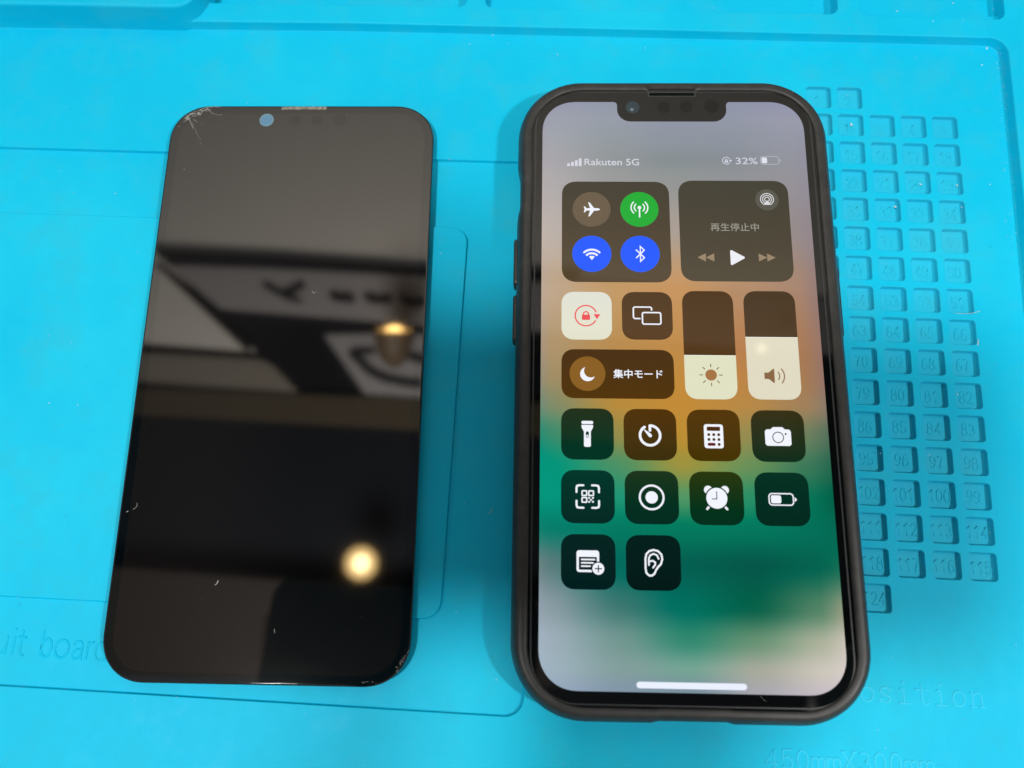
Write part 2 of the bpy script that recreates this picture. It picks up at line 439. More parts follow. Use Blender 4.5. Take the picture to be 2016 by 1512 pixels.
# ------------------------------------------------------------------ the dark replacement display
PCX, PCY = -61.73, 54.63
PZ = 2.6
DISP = thing('display_panel', 'loose black glass phone display with a cracked corner, switched off, lying on the mat', 'phone display', (PCX, PCY, -0.2))
HW, HH = 34.7, 72.3
def glass_slab(cx, cy, hw, hh, r, z0, z1, e, rnd=0.35, n=16):
    b = MB(); rings = []
    for i, z in ((0.10, z0), (0, z0 + 0.1), (0, z1 - rnd), (0.03, z1 - rnd * 0.55), (0.10, z1 - rnd * 0.25), (0.22, z1 - rnd * 0.07), (0.42, z1)):
        rings.append([(x, y, z) for x, y in rr(cx, cy, hw - i, hh - i, r - i, n, e)])
    b.loft(rings, cap0=True, cap1=True)
    return b
glass_slab(PCX, PCY, HW, HH, 10.3, PZ - 1.25, PZ, 2.12, 0.3).build('cover_glass', M_PANEL, DISP)
b = MB(); Pk = rr(PCX, PCY, HW - 1.6, HH - 1.6, 9, 8)
b.loft([[(x, y, -0.2) for x, y in Pk], [(x, y, PZ - 1.26) for x, y in Pk]], cap0=True, cap1=True, smooth=False); b.build('backing', M_BACK, DISP)
def flat(P, z):
    b = MB(); b.face([(x, y, z) for x, y in P]); return b
flat(rr(PCX, PCY, HW - 2.35, HH - 2.35, 8.0, 14, 2.12), PZ + 0.008).build('active_area', M_ACTIVE, DISP)
def pdisc(name, px, py, r, m, parent, z, col=None):
    x, y = at(px, py, z); return flat(arc(x, y, r, 0, 352, 44), z).build(name, m, parent)
pdisc('camera_window', 525, 236.5, 1.83, M_LENS, DISP, PZ + 0.022)
b = MB(); x, y = at(525, 236.5, PZ)
b.loft([[(p[0], p[1], PZ + 0.024) for p in arc(x, y, q, 0, 352, 44)] for q in (1.84, 1.70)]); b.build('window_ring', mat('window_ring', (0.18, 0.30, 0.36), 0.3), DISP)
M_SENSOR2 = mat('faint_sensor_window', (0.003, 0.003, 0.003), 0.035, 0.5, 1.73)
for px, r in ((582, 1.5), (624, 1.55), (668, 1.75)): pdisc('sensor_window', px, 237 - (px - 582) * 0.02, r, M_SENSOR2, DISP, PZ + 0.02)
ex0, ey0 = at(555, 212.7, PZ); ex1, ey1 = at(643, 212.7, PZ)
rgx = random.Random(3); top = []; bot = []
for i in range(41):
    t = i / 40; xx = ex0 + (ex1 - ex0) * t
    top.append((xx, ey0 + 0.40, PZ - 0.02 if False else PZ + 0.02)); bot.append((xx, ey0 - 0.42 + rgx.uniform(-.1, .06), PZ + 0.02))
b = MB(); b.face(bot + top[::-1]); b.build('earpiece_mesh', M_MESHM, DISP)

# the cracks and chips in its top left corner
def hair(b, pts, wd, z):
    for i in range(len(pts) - 1):
        a, c = pts[i], pts[i + 1]; dx, dy = c[0] - a[0], c[1] - a[1]; l = math.hypot(dx, dy) or 1
        w0 = wd * (1 - 0.5 * i / len(pts)); w1 = wd * (1 - 0.5 * (i + 1) / len(pts))
        nx, ny = -dy / l / 2, dx / l / 2
        A = [(a[0] + nx * w0, a[1] + ny * w0, z), (a[0] - nx * w0, a[1] - ny * w0, z), (c[0] - nx * w1, c[1] - ny * w1, z), (c[0] + nx * w1, c[1] + ny * w1, z)]
        Bt = [(x_, y_, z + 0.03) for x_, y_, _ in A]
        b.face(Bt)
        for k in range(4): b.face([A[k], A[(k + 1) % 4], Bt[(k + 1) % 4], Bt[k]])
zc = PZ + 0.012
b = MB(); rg = random.Random(11)
def pl(P): return [at(300 + x / 3.36, 180 + y / 3.36, PZ) for x, y in P]
for P, wd in (([(225, 165), (262, 150), (300, 146), (322, 150)], .16), ([(236, 158), (250, 195), (262, 225), (268, 245)], .11), ([(225, 160), (240, 190)], .18), ([(300, 130), (322, 118), (350, 108), (380, 103), (430, 101), (455, 101)], .09),
              ([(320, 122), (330, 130), (350, 124), (372, 118)], .15), ([(372, 118), (392, 142), (425, 155), (458, 158)], .06), ([(262, 205), (285, 255), (303, 295), (316, 320)], .035), ([(272, 185), (300, 205)], .06),
              ([(215, 175), (232, 182), (240, 176)], .15), ([(303, 135), (318, 160)], .14), ([(245, 150), (270, 142), (290, 128)], .12), ([(358, 110), (372, 130)], .1), ([(228, 172), (228, 192)], .16)):
    Q = pl(P); R_ = [Q[0]]
    for i in range(len(Q) - 1):
        for t in (0.33, 0.66, 1.0):
            R_.append((Q[i][0] + (Q[i + 1][0] - Q[i][0]) * t + rg.uniform(-.06, .06), Q[i][1] + (Q[i + 1][1] - Q[i][1]) * t + rg.uniform(-.06, .06)))
    hair(b, R_, wd, zc)
for k in range(90):
    t = rg.random(); bx = 205 + 190 * t; by = 185 - 85 * t + rg.uniform(-6, 20)
    x, y = at(300 + bx / 3.36, 180 + by / 3.36, PZ); a = rg.uniform(0, 6.28); l = rg.uniform(.04, .22)
    hair(b, [(x, y), (x + l * math.cos(a), y + l * math.sin(a))], rg.uniform(.04, .12), zc)
for px, py, s in ((318, 348, .14), (318, 318, .09), (325, 217, .13), (176, 232, .12), (210, 518, .16), (455, 157, .14), (1288, 156, .1), (658, 1146, .09), (105, 1100, .08)):
    x, y = at(300 + px / 3.36, 180 + py / 3.36, PZ); hair(b, [(x, y), (x + s, y + s * .7)], s, zc)
for k in range(34):      # crushed edge at the bottom right corner
    t = rg.random(); px = 800 - 18 * t + rg.uniform(-6, 0); py = 1292 + 30 * t + rg.uniform(-4, 4)
    x, y = at(px, py, PZ); a = rg.uniform(0, 6.28); l = rg.uniform(.03, .16); hair(b, [(x, y), (x + l * math.cos(a), y + l * math.sin(a))], rg.uniform(.03, .1), zc)
for k in range(14):
    x, y = at(700 + rg.uniform(0, 40), 1343 + rg.uniform(-2, 3), PZ); hair(b, [(x, y), (x + rg.uniform(.03, .1), y)], .06, zc)
b.build('crack', M_CHIP, DISP)

# ------------------------------------------------------------------ the working phone in its case
SX, SY = 33.555, 53.035
PHONE = thing('smartphone', 'smartphone in a black rubber case with its lit screen full of control tiles', 'phone', (SX, SY, 0))
GZ = 10.5
K = 64.6 / 390.0
def U(x, y): return (SX + (x - 195) * K, SY - (y - 422) * K)
# case: one profile swept round the outline; cut-outs press the profile in
def sst(x, a, b_):
    t = max(0, min(1, (x - a) / (b_ - a))); return t * t * (3 - 2 * t)
def win(v, a, b_, f): return sst(v, a - f, a) * (1 - sst(v, b_, b_ + f))
CHW, CHH = 38.35, 76.35
def outline(inset, n=22):
    """rounded rectangle with points along the straight sides too"""
    iy = inset if inset < 2.4 else 2.4 + (inset - 2.4) * 0.5
    P = rr(SX, SY + 0.10, CHW - inset, CHH - iy, 16.0 - inset, n, 2.03); out = []
    for i, p in enumerate(P):
        q = P[(i + 1) % len(P)]; out.append(p); d = math.hypot(q[0] - p[0], q[1] - p[1])
        if d > 10:
            m = 70
            for k in range(1, m): out.append((p[0] + (q[0] - p[0]) * k / m, p[1] + (q[1] - p[1]) * k / m))
    return out
prof = [(3.6, 0.0), (1.6, 0.25), (0.55, 1.2), (0.12, 2.8), (0, 4.6), (0, 6.6), (0.10, 8.0), (0.38, 9.2), (0.85, 10.1), (1.32, 10.72), (1.62, 10.97), (2.0, 11.08), (2.5, 11.11), (3.0, 11.1), (3.38, 11.03), (3.62, 10.8), (3.72, 10.4), (3.74, 9.6), (5.2, 9.55)]
rings = []
for inset, z in prof:
    row = []
    for x, y in outline(inset):
        lx, ly = x - SX, y - SY; zz = z; dx = dy = 0.0
        if ly > 70:      # notch in the lip over the earpiece
            k = win(lx, -5.4, 5.5, 1.0)
            if z > 9.0: zz = z - k * max(0, z - 10.15) * 0.9
            if z > 10 and inset < 3: dy -= k * 0.0
        if ly < -70:     # port and speaker cut-out in the bottom edge
            k = win(lx, -6.8, 7.2, 1.8)
            dy += k * 0.75 * math.exp(-((z - 4.5) / 4.5) ** 2)
        if lx < -34:     # mute switch cut-out on the left side
            k = win(ly, 41.5, 50.5, 2.5)
            dx += k * 0.95 * math.exp(-((z - 5) / 4.2) ** 2)
        if 2.4 < inset < 4:      # the lip is broader at the bottom than at the top
            k = sst(abs(ly), 52, 66) * (inset - 2.4); dy += 0.12 * k if ly < 0 else -0.36 * k
        row.append((x + dx, y + dy, zz))
    rings.append(row)
b = MB(); b.loft(rings); b.face([p for p in rings[0]][::-1])
case = b.build('phone_case', M_CASE, PHONE)
def button(x0, x1, y0, y1, z0, z1):
    b = MB(); hy = (y1 - y0) / 2; cy = (y0 + y1) / 2; cz = (z0 + z1) / 2; hz = (z1 - z0) / 2; rings = []
    for t, i in ((0, 0), (0.6, 0), (0.85, 0.15), (1.0, 0.5)):
        rings.append([(x0 + (x1 - x0) * t, p[0], p[1]) for p in rr(cy, cz, hy - i, hz - i, 1.0 - i * .6, 5)])
    b.loft(rings, cap1=True); return b
for y0, y1 in ((74.8, 86.9), (60.6, 72.4)): button(-4.4, -5.5, y0, y1, 3.4, 8.0).build('case_button', M_CASE, case, fix=True)
button(SX + 38.0, SX + 39.2, 62.5, 80.5, 3.2, 7.2).build('case_button', M_CASE, case, fix=True)
# phone body and cover glass
b = MB(); Pk = rr(SX, SY, 35.6, 73.2, 11.2, 14, 2.1)
b.loft([[(x, y, z) for x, y in rr(SX, SY, 35.7 - i, 74.0 - i, 11.6 - i, 14, 2.1)] for i, z in ((1.0, 2.0), (0.9, 9.3), (1.0, 9.75), (1.3, 9.9))], cap0=True, cap1=True)
b.build('phone_body', M_FRAME, PHONE)
glass_slab(SX, SY, 35.1, 73.9, 11.2, 9.9, GZ, 2.08, 0.3).build('cover_glass', M_GLASS, PHONE)
b = MB()
b.loft([[(x, y, GZ + 0.012) for x, y in rr(SX, SY + 0.12, 34.14 - i, 72.8 - i, 10.4 - i, 16, 2.1)] for i in (0, 0.34)])
b.build('glass_edge', mat('glass_edge_line', (0.028, 0.030, 0.030), 0.3, 0.4), PHONE, fix=True)
# scuffs on the worn corners of the case
SC = MB(); rgs = random.Random(5); M_SCUFF = mat('scuffed_rubber', (0.17, 0.16, 0.145), 0.5)
for k in range(60):
    if k < 42: t = rgs.random(); q = at(1046 + 90 * t, 205 - 30 * t ** 0.6 + rgs.uniform(-4, 3), 11.1)
    else: t = rgs.random(); q = at(1548 + 46 * t, 177 + 26 * t * t + rgs.uniform(-2, 3), 11.1)
    a = rgs.uniform(0, 6.28); l = rgs.uniform(.04, .3); SC_P = [q, (q[0] + l * math.cos(a), q[1] + l * math.sin(a) * .5)]
    hair_pts = SC_P; hair(SC, hair_pts, rgs.uniform(.03, .09), 11.1)
SC.build('scuff_mark', M_SCUFF, case)
# earpiece slot and the sensors in the notch
(sx0, sy0), (sx1, _) = U(160, -13.2), U(231, -13.2)
def rrect(px0, px1, py0, py1, r, n=6):
    (x0, y0), (x1, y1) = U(px0, py0), U(px1, py1); return rr((x0 + x1) / 2, (y0 + y1) / 2, abs(x1 - x0) / 2, abs(y1 - y0) / 2, r * K, n)
flat(rrect(159.5, 231, -17.0, -9.6, 2.0), GZ + 0.006).build('earpiece', M_SLOTRIM, PHONE)
b = flat(rrect(161.0, 229.5, -15.8, -10.8, 1.5), GZ + 0.018); b.build('earpiece_slot', M_SLOT, PHONE)

# --- the lit display
def UZ(P, z): return [(*U(x, y), z) for x, y in P]
Z0 = GZ + 0.02
REFLT = 0.027
GX = [0, 12, 107, 192, 279, 366, 390]
TAB = [  # picture shown on the screen: rows of (y, colours at GX)
 (0,   (152,154,178), (154,157,178), (150,155,172), (148,153,170), (148,153,172), (150,152,176), (150,152,176)),
 (30,  (158,160,176), (160,164,176), (154,160,172), (146,152,168), (150,155,170), (156,158,174), (156,158,174)),
 (65,  (165,164,172), (164,168,174), (150,157,163), (146,152,163), (146,152,163), (152,155,168), (152,152,168)),
 (97,  (172,168,174), (170,168,174), (148,153,156), (138,146,150), (140,146,152), (150,152,160), (150,148,162)),
 (125, (180,172,174), (176,172,174), (156,157,157), (148,152,152), (148,150,154), (152,150,156), (150,146,158)),
 (210, (192,180,172), (188,178,172), (180,166,150), (172,160,150), (158,148,142), (152,142,142), (148,138,144)),
 (300, (190,168,150), (192,168,142), (196,154,104), (200,150,98), (182,142,108), (168,134,112), (150,124,120)),
 (385, (168,150,128), (176,150,112), (186,142,82), (192,140,76), (184,128,80), (168,122,86), (150,116,104)),
 (435, (150,142,120), (160,142,104), (188,140,68), (196,140,64), (190,134,72), (166,124,86), (150,118,106)),
 (470, (118,140,118), (130,140,106), (186,140,62), (196,140,58), (186,138,72), (162,130,92), (140,124,108)),
 (513, (40,140,116), (56,140,110), (150,140,76), (190,142,52), (150,140,82), (106,128,96), (84,112,92)),
 (555, (0,150,126), (8,150,124), (78,146,102), (160,148,64), (108,146,90), (58,120,90), (40,104,80)),
 (598, (0,150,126), (0,150,126), (36,150,118), (84,152,102), (44,144,104), (14,114,86), (4,98,74)),
 (640, (20,128,110), (14,126,108), (0,122,98), (0,122,94), (0,120,94), (0,112,90), (0,106,84)),
 (685, (104,130,130), (90,124,124), (0,108,94), (0,96,82), (0,88,74), (8,100,80), (24,110,86)),
 (740, (146,160,172), (138,156,164), (62,120,114), (0,112,96), (16,98,74), (88,134,104), (146,154,128)),
 (780, (162,178,192), (158,174,186), (112,150,144), (48,136,112), (104,146,116), (176,180,158), (202,196,184)),
 (815, (162,180,194), (158,178,190), (130,158,156), (116,164,148), (168,170,156), (206,200,188), (216,206,204)),
 (844, (156,172,196), (152,170,192), (130,150,168), (122,144,158), (170,168,176), (200,190,198), (208,196,206)),
]
def lerp(a, b_, t): return tuple(p + (q - p) * t for p, q in zip(a, b_))
def wall(x, y):
    y = max(0, min(844, y)); x = max(0, min(390, x))
    for i in range(len(TAB) - 1):
        if y <= TAB[i + 1][0]: break
    for j in range(len(GX) - 1):
        if x <= GX[j + 1]: break
    ty = (y - TAB[i][0]) / (TAB[i + 1][0] - TAB[i][0]); tx = (x - GX[j]) / (GX[j + 1] - GX[j])
    ty = ty * ty * (3 - 2 * ty) * 0.6 + ty * 0.4; tx = tx * tx * (3 - 2 * tx) * 0.6 + tx * 0.4
    c = lerp(lerp(TAB[i][1 + j], TAB[i][2 + j], tx), lerp(TAB[i + 1][1 + j], TAB[i + 1][2 + j], tx), ty)
    return c
def emit(c, y=844):
    k = REFLT * (1 - sst(y, 150, 420)) + 0.004
    return tuple(max(0.0, v - k) for v in lin(c))

scr = MB()
OUT = rr(195, 422, 195, 422, 50, 14, 2.12)
def inside_span(y):      # left/right limits of the screen at height y
    xs = []
    for i in range(len(OUT)):
        a, c = OUT[i], OUT[(i + 1) % len(OUT)]
        if (a[1] - y) * (c[1] - y) <= 0 and a[1] != c[1]: xs.append(a[0] + (c[0] - a[0]) * (y - a[1]) / (c[1] - a[1]))
    return (min(xs), max(xs)) if xs else (195, 195)
# notch shape: x limits of the black notch at height y
def notch(y):
    if y >= 33.2: return None
    if y < 5.5: d = 6.0 - math.sqrt(max(0, 36 - (6 - y) ** 2)); return (112.3 - d * 0.9, 276.3 + d * 0.9)
    if y > 13.2: d = 20 - math.sqrt(max(0, 400 - (y - 13.2) ** 2)); return (112.3 + d, 276.3 - d)
    return (112.3, 276.3)
ys = [0.01, .4, 1, 2, 3, 4, 5.5, 7, 9, 11, 13.2, 15, 17, 19, 21, 23, 25, 27, 28.5, 30, 31, 32, 32.7, 33.19] + [35, 38, 42, 46, 50, 55] + [60 + 6 * i for i in range(123)] + [798, 802, 806, 810, 814, 818, 822, 826, 829, 832, 835, 837, 839, 841, 842.5, 843.5, 843.99]
def row(y, x0, x1, n): return [(x0 + (x1 - x0) * i / n, y) for i in range(n + 1)]
def strip(y0, y1, s0, s1, n):
    A, B_ = row(y0, s0[0], s0[1], n), row(y1, s1[0], s1[1], n)
    for i in range(n):
        q = [A[i], B_[i], B_[i + 1], A[i + 1]]
        scr.face(UZ(q, Z0), [emit(wall(*p), p[1]) for p in q])
for y0, y1 in zip(ys, ys[1:]):
    a, c = inside_span(y0), inside_span(y1); n0, n1 = notch(y0), notch(min(y1, 33.19))
    if n0 and y1 <= 33.2:
        strip(y0, y1, (a[0], n0[0]), (c[0], n1[0]), 10); strip(y0, y1, (n0[1], a[1]), (n1[1], c[1]), 10)
    else: strip(y0, y1, a, c, 30)
DS = scr.build('screen', M_SCR, PHONE)

class UI(MB):
    def poly(s, P, c, lv): s.face(UZ(P, Z0 + 0.012 * lv), emit(c, P[0][1]) if not isinstance(c, list) else c)
    def disc(s, x, y, r, c, lv, n=40, ry=None): s.poly([(x + r * math.cos(6.28319 * i / n), y + (ry or r) * math.sin(6.28319 * i / n)) for i in range(n)], c, lv)
    def rrect(s, x0, x1, y0, y1, r, c, lv, e=2.0): s.poly(rr((x0 + x1) / 2, (y0 + y1) / 2, (x1 - x0) / 2, (y1 - y0) / 2, r, 8, e), c, lv)
    def stroke(s, P, wd, c, lv, closed=False, cap=True):
        P = list(P); n = len(P); A = []; B_ = []
        for i in range(n):
            a = P[(i - 1) % n] if closed else P[max(i - 1, 0)]; d = P[(i + 1) % n] if closed else P[min(i + 1, n - 1)]; p = P[i]
            v1 = (p[0] - a[0], p[1] - a[1]); v2 = (d[0] - p[0], d[1] - p[1])
            l1 = math.hypot(*v1) or None; l2 = math.hypot(*v2) or None
            if l1 is None: v1, l1 = v2, l2
            if l2 is None: v2, l2 = v1, l1
            n1 = (-v1[1] / l1, v1[0] / l1); n2 = (-v2[1] / l2, v2[0] / l2)
            m = (n1[0] + n2[0], n1[1] + n2[1]); ml = math.hypot(*m) or 1; m = (m[0] / ml, m[1] / ml)
            k = wd / 2 / max(0.45, m[0] * n1[0] + m[1] * n1[1])
            A.append((p[0] + m[0] * k, p[1] + m[1] * k)); B_.append((p[0] - m[0] * k, p[1] - m[1] * k))
        for i in range(n if closed else n - 1):
            j = (i + 1) % n; s.poly([A[i], A[j], B_[j], B_[i]], c, lv)
        if cap and not closed:
            for p in (P[0], P[-1]): s.disc(p[0], p[1], wd / 2 * 0.995, c, lv + 0.05, 14)
    def arc(s, x, y, r, a0, a1, wd, c, lv, n=28, cap=True): s.stroke(arc(x, y, r, a0, a1, n), wd, c, lv, cap=cap)
    def ring(s, x, y, r, wd, c, lv, n=48): s.stroke(arc(x, y, r, 0, 360 - 360 / n, n - 1), wd, c, lv, closed=True)
    def done(s, name, parent=None): return s.build(name, M_SCR, parent or DS)

WH = (243, 246, 255)
def tile(x0, x1, y0, y1, r, ctop, cbot, name='control_tile', lv=1):
    u = UI(); P = rr((x0 + x1) / 2, (y0 + y1) / 2, (x1 - x0) / 2, (y1 - y0) / 2, r, 10, 2.35)
    n = 14
    # rows so that the tint can change down the tile
    yy = sorted(set([round(p[1], 3) for p in P])); yy = [y0 + (y1 - y0) * i / 60 for i in range(61)]
    def span(y):
        xs = []
        for i in range(len(P)):
            a, c = P[i], P[(i + 1) % len(P)]
            if (a[1] - y) * (c[1] - y) <= 0 and abs(a[1] - c[1]) > 1e-9: xs.append(a[0] + (c[0] - a[0]) * (y - a[1]) / (c[1] - a[1]))
        return (min(xs), max(xs)) if xs else ((x0 + x1) / 2,) * 2
    yy = [y0 + 1e-4, y0 + .15, y0 + .4, y0 + .8] + [y for y in yy if y0 + 1 < y < y1 - 1] + [y1 - .8, y1 - .4, y1 - .15, y1 - 1e-4]
    for a, c in zip(yy, yy[1:]):
        s0, s1 = span(a), span(c); ca = emit(lerp(ctop, cbot, (a - y0) / (y1 - y0)), a); cc = emit(lerp(ctop, cbot, (c - y0) / (y1 - y0)), c)
        u.face(UZ([(s0[0], a), (s1[0], c), (s1[1], c), (s0[1], a)], Z0 + 0.012 * lv), [ca, cc, cc, ca])
    return u.done(name)
def label_text(name, body, size, x, y, c, width, lv=3, align='CENTER', bold=0.0):
    p = U(x, y)
    me = text_mesh(name, body, size * K, p, 0, Z0 + 0.012 * lv, col=emit(c, y), align=align, bold=bold * K, width=width * K)
    return link(name, me, M_SCR, DS)

# status line
u = UI()
for i, h in enumerate((4.6, 7.0, 9.8, 12.8)): u.rrect(36.8 + i * 5.75, 36.8 + i * 5.75 + 4.3, 108 - h, 108, 1.0, (216, 217, 228), 1)
u.done('signal_bars')
label_text('status_text', 'Rakuten', 15.3, 62.6, 106.4, (216, 217, 226), 55.6, align='LEFT', bold=0.12)
label_text('status_text', '5G', 15.3, 124.2, 106.4, (216, 217, 226), 19.2, align='LEFT', bold=0.12)
u = UI(); c_ = (208, 210, 224)
u.arc(272.4, 98.4, 5.7, 40, 330, 1.2, c_, 1); u.poly([(276, 97.2), (281.2, 97.2), (278.4, 101)], c_, 1); u.rrect(269.9, 274.9, 97.8, 101.6, .8, c_, 1); u.arc(272.4, 97.6, 1.7, 180, 360, 1.0, c_, 1, 10)
u.done('rotation_lock_symbol')
label_text('status_text', '32%', 15.3, 286, 104.0, c_, 32.2, align='LEFT', bold=0.12)
u = UI(); u.stroke(rr(336, 97.7, 13.4, 6.5, 4, 6), 1.1, (182, 184, 198), 1, closed=True); u.rrect(324.2, 332.3, 92.9, 102.5, 1.8, (226, 228, 238), 1); u.poly([(351, 95.6), (352.6, 96.6), (352.6, 98.8), (351, 99.8)], (182, 184, 198), 1)
u.done('battery_symbol')

# connectivity tile
tile(29.2, 186.2, 133.3, 291.8, 22, (78, 74, 66), (90, 76, 58))
def toggle(x, y, r, c, ring=None):
    u = UI(); u.disc(x, y, r, c, 2, 56)
    if ring: u.ring(x, y, r - 0.35, 0.7, ring, 2.5, 56)
    u.done('toggle_button')
toggle(72.5, 178, 27.8, (112, 99, 82)); toggle(142.2, 177.8, 27.8, (44, 176, 66)); toggle(72.4, 248.2, 28.2, (0, 94, 255), (52, 104, 240)); toggle(141.8, 248.0, 28.2, (0, 94, 255), (52, 104, 240))
u = UI(); x, y = 72.6, 178.2      # plane
half = [(12.2, 0), (11.2, 1.3), (8, 1.9), (3.6, 2.1), (-2.2, 10.4), (-3.4, 11.2), (-5.0, 11.2), (-2.3, 2.0), (-7.2, 1.7), (-9.6, 4.6), (-11.6, 4.7), (-10.2, 0)]
for sg in (1, -1): u.poly([(x + a, y + sg * b_) for a, b_ in half], WH, 3)
u.done('plane_symbol')
u = UI(); x, y = 142.4, 178
u.disc(x, y - 3, 2.7, WH, 3); u.stroke([(x, y - 2), (x, y + 12)], 2.2, WH, 3.1)
for r in (7.4, 12.2):
    for a in (0, 180): u.arc(x, y - 3, r, a - 46, a + 46, 1.9, WH, 3, 16)
u.done('antenna_symbol')
u = UI(); x, y = 72.4, 255.4
u.poly([(x, y + 2.6)] + arc(x, y + 2.6, 6.6, 232, 308, 12), WH, 3)
for r in (10.6, 16.2): u.arc(x, y + 2.6, r, 227, 313, 3.0, WH, 3, 20)
u.done('wireless_symbol')
u = UI(); x, y = 142.2, 248
u.stroke([(x - 5.8, y - 6), (x + 5.6, y + 5.8), (x, y + 11.6), (x, y - 11.6), (x + 5.6, y - 5.8), (x - 5.8, y + 6)], 1.9, WH, 3)
u.done('bluetooth_symbol')

# media tile
tile(199.6, 359.6, 131.2, 289.6, 22, (78, 76, 68), (84, 76, 62))
u = UI(); u.disc(328.2, 161.7, 16.9, (98, 96, 88), 2, 48); u.done('toggle_button')
u = UI(); x, y = 328.3, 161.0; g = (222, 222, 226)
for r in (9.4, 6.4, 3.4): u.arc(x, y, r, 130, 410, 1.35, g, 3, 28)
u.poly([(x, y + 1.5), (x + 6.2, y + 8.8), (x - 6.2, y + 8.8)], g, 3.2); u.done('cast_symbol')
label_text('tile_text', '再生停止中', 13.6, 279.2, 210.6, (164, 160, 150), 69.6, bold=0.05)
u = UI(); g = (156, 136, 112)
for x in (223.8, 235.8): u.poly([(x, 252.9), (x + 12, 246.6), (x + 12, 259.2)], g, 3)
u.done('rewind_symbol')
u = UI(); u.poly([(270.8, 243), (271.6, 241.5), (273.4, 241.6), (290.6, 251.6), (291.4, 253), (290.6, 254.2), (273.4, 264.2), (271.6, 264.4), (270.8, 263)], (240, 240, 248), 3); u.done('play_symbol')
u = UI()
for x in (311.2, 323.2): u.poly([(x, 246.4), (x + 12, 252.6), (x, 258.8)], g, 3)
u.done('forward_symbol')

# rotation lock and mirroring
tile(28.9, 99.9, 306.8, 378.2, 19, (226, 226, 214), (228, 228, 204))
u = UI(); x, y = 63.4, 342.6; rd = (238, 84, 88)
u.arc(x, y, 15.2, -330, -22, 1.9, rd, 3, 40, cap=True)
u.poly([(x + 10.6, y - 2.2), (x + 20.4, y - 2.4), (x + 15.5, y + 5.2)], rd, 3.2)
u.rrect(x - 5.8, x + 5.8, y - 1.5, y + 6.4, 1.4, rd, 3); u.arc(x, y - 2.4, 3.5, 180, 360, 1.8, rd, 3, 14); u.stroke([(x - 3.5, y - 2.4), (x - 3.5, y)], 1.8, rd, 3); u.stroke([(x + 3.5, y - 2.4), (x + 3.5, y)], 1.8, rd, 3)
u.done('lock_symbol')
TB = (86, 62, 36)
tile(114.1, 185.2, 306.4, 377.6, 19, (86, 64, 42), (88, 60, 30))
u = UI()
u.stroke(rr(143.2, 337.8, 12.9, 8.6, 2.6, 6), 2.1, WH, 3, closed=True)
u.rrect(140.2, 171.4, 334.4, 357.4, 3.5, TB, 4); u.stroke(rr(155.8, 346, 12.9, 8.6, 2.4, 6), 2.1, WH, 5, closed=True)
u.done('mirroring_symbol')

# sliders: dark upper part and light level
def slider(x0, x1, y0, y1, ylev, dark, light, nm):
    tile(x0, x1, y0, y1, 19, dark[0], dark[1], 'slider_track')
    u = UI(); P = [p for p in rr((x0 + x1) / 2, (y0 + y1) / 2, (x1 - x0) / 2, (y1 - y0) / 2, 19, 10, 2.35) if p[1] > ylev]
    P.sort(key=lambda p: math.atan2(p[1] - (ylev + 1), p[0] - (x0 + x1) / 2))
    u.poly([(x1, ylev)] + P + [(x0, ylev)], light, 2); u.stroke([(x0 + .2, ylev + .5), (x1 - .2, ylev + .5)], 1.0, (244, 244, 230), 2.5, cap=False)
    u.done('slider_level')
slider(199.3, 271.0, 304.4, 462.6, 399.4, ((84, 62, 40), (86, 58, 28)), (226, 226, 196), 'brightness')
slider(285.6, 358.0, 303.9, 462.2, 372.2, ((78, 62, 44), (82, 58, 34)), (226, 220, 196), 'volume')
u = UI(); x, y = 235.6, 428; u.disc(x, y, 8.0, (168, 118, 72), 3.5)
for k in range(8):
    a = k * math.pi / 4; u.stroke([(x + 11.6 * math.cos(a), y + 11.6 * math.sin(a)), (x + 15.6 * math.cos(a), y + 15.6 * math.sin(a))], 1.2, (118, 88, 46), 3.5)
u.done('sun_symbol')
u = UI(); x, y = 316, 428.4; br_ = (140, 106, 72)
u.poly([(x - 7.2, y - 4.6), (x - 1.5, y - 4.6), (x + 5.6, y - 10.4), (x + 6.6, y - 9.8), (x + 6.6, y + 9.8), (x + 5.6, y + 10.4), (x - 1.5, y + 4.6), (x - 7.2, y + 4.6)], br_, 3.5)
u.arc(x + 4.6, y, 9.0, -36, 36, 1.5, br_, 3.5, 14); u.arc(x + 4.6, y, 15.6, -40, 40, 1.6, br_, 3.5, 16)
u.done('speaker_symbol')

# focus tile
tile(28.9, 184.8, 392.3, 463.0, 19, (78, 54, 30), (84, 56, 20))
u = UI(); u.disc(65, 427.6, 24.8, (140, 98, 42), 2, 56); u.done('toggle_button')
u = UI(); x, y = 65.2, 428.2
ph, be, ga = -45, 63.7, 79.4; cx_, cy_ = x + 6.36 * math.cos(math.radians(ph)), y + 6.36 * math.sin(math.radians(ph))
u.poly(arc(x, y, 10.4, ph + be, ph - be + 360, 36) + arc(cx_, cy_, 9.5, ph + 180 + ga, ph + 180 - ga, 24)[1:-1], WH, 3); u.done('moon_symbol')
label_text('tile_text', '集中モード', 13.6, 134.8, 432.6, WH, 68.2, bold=0.22)

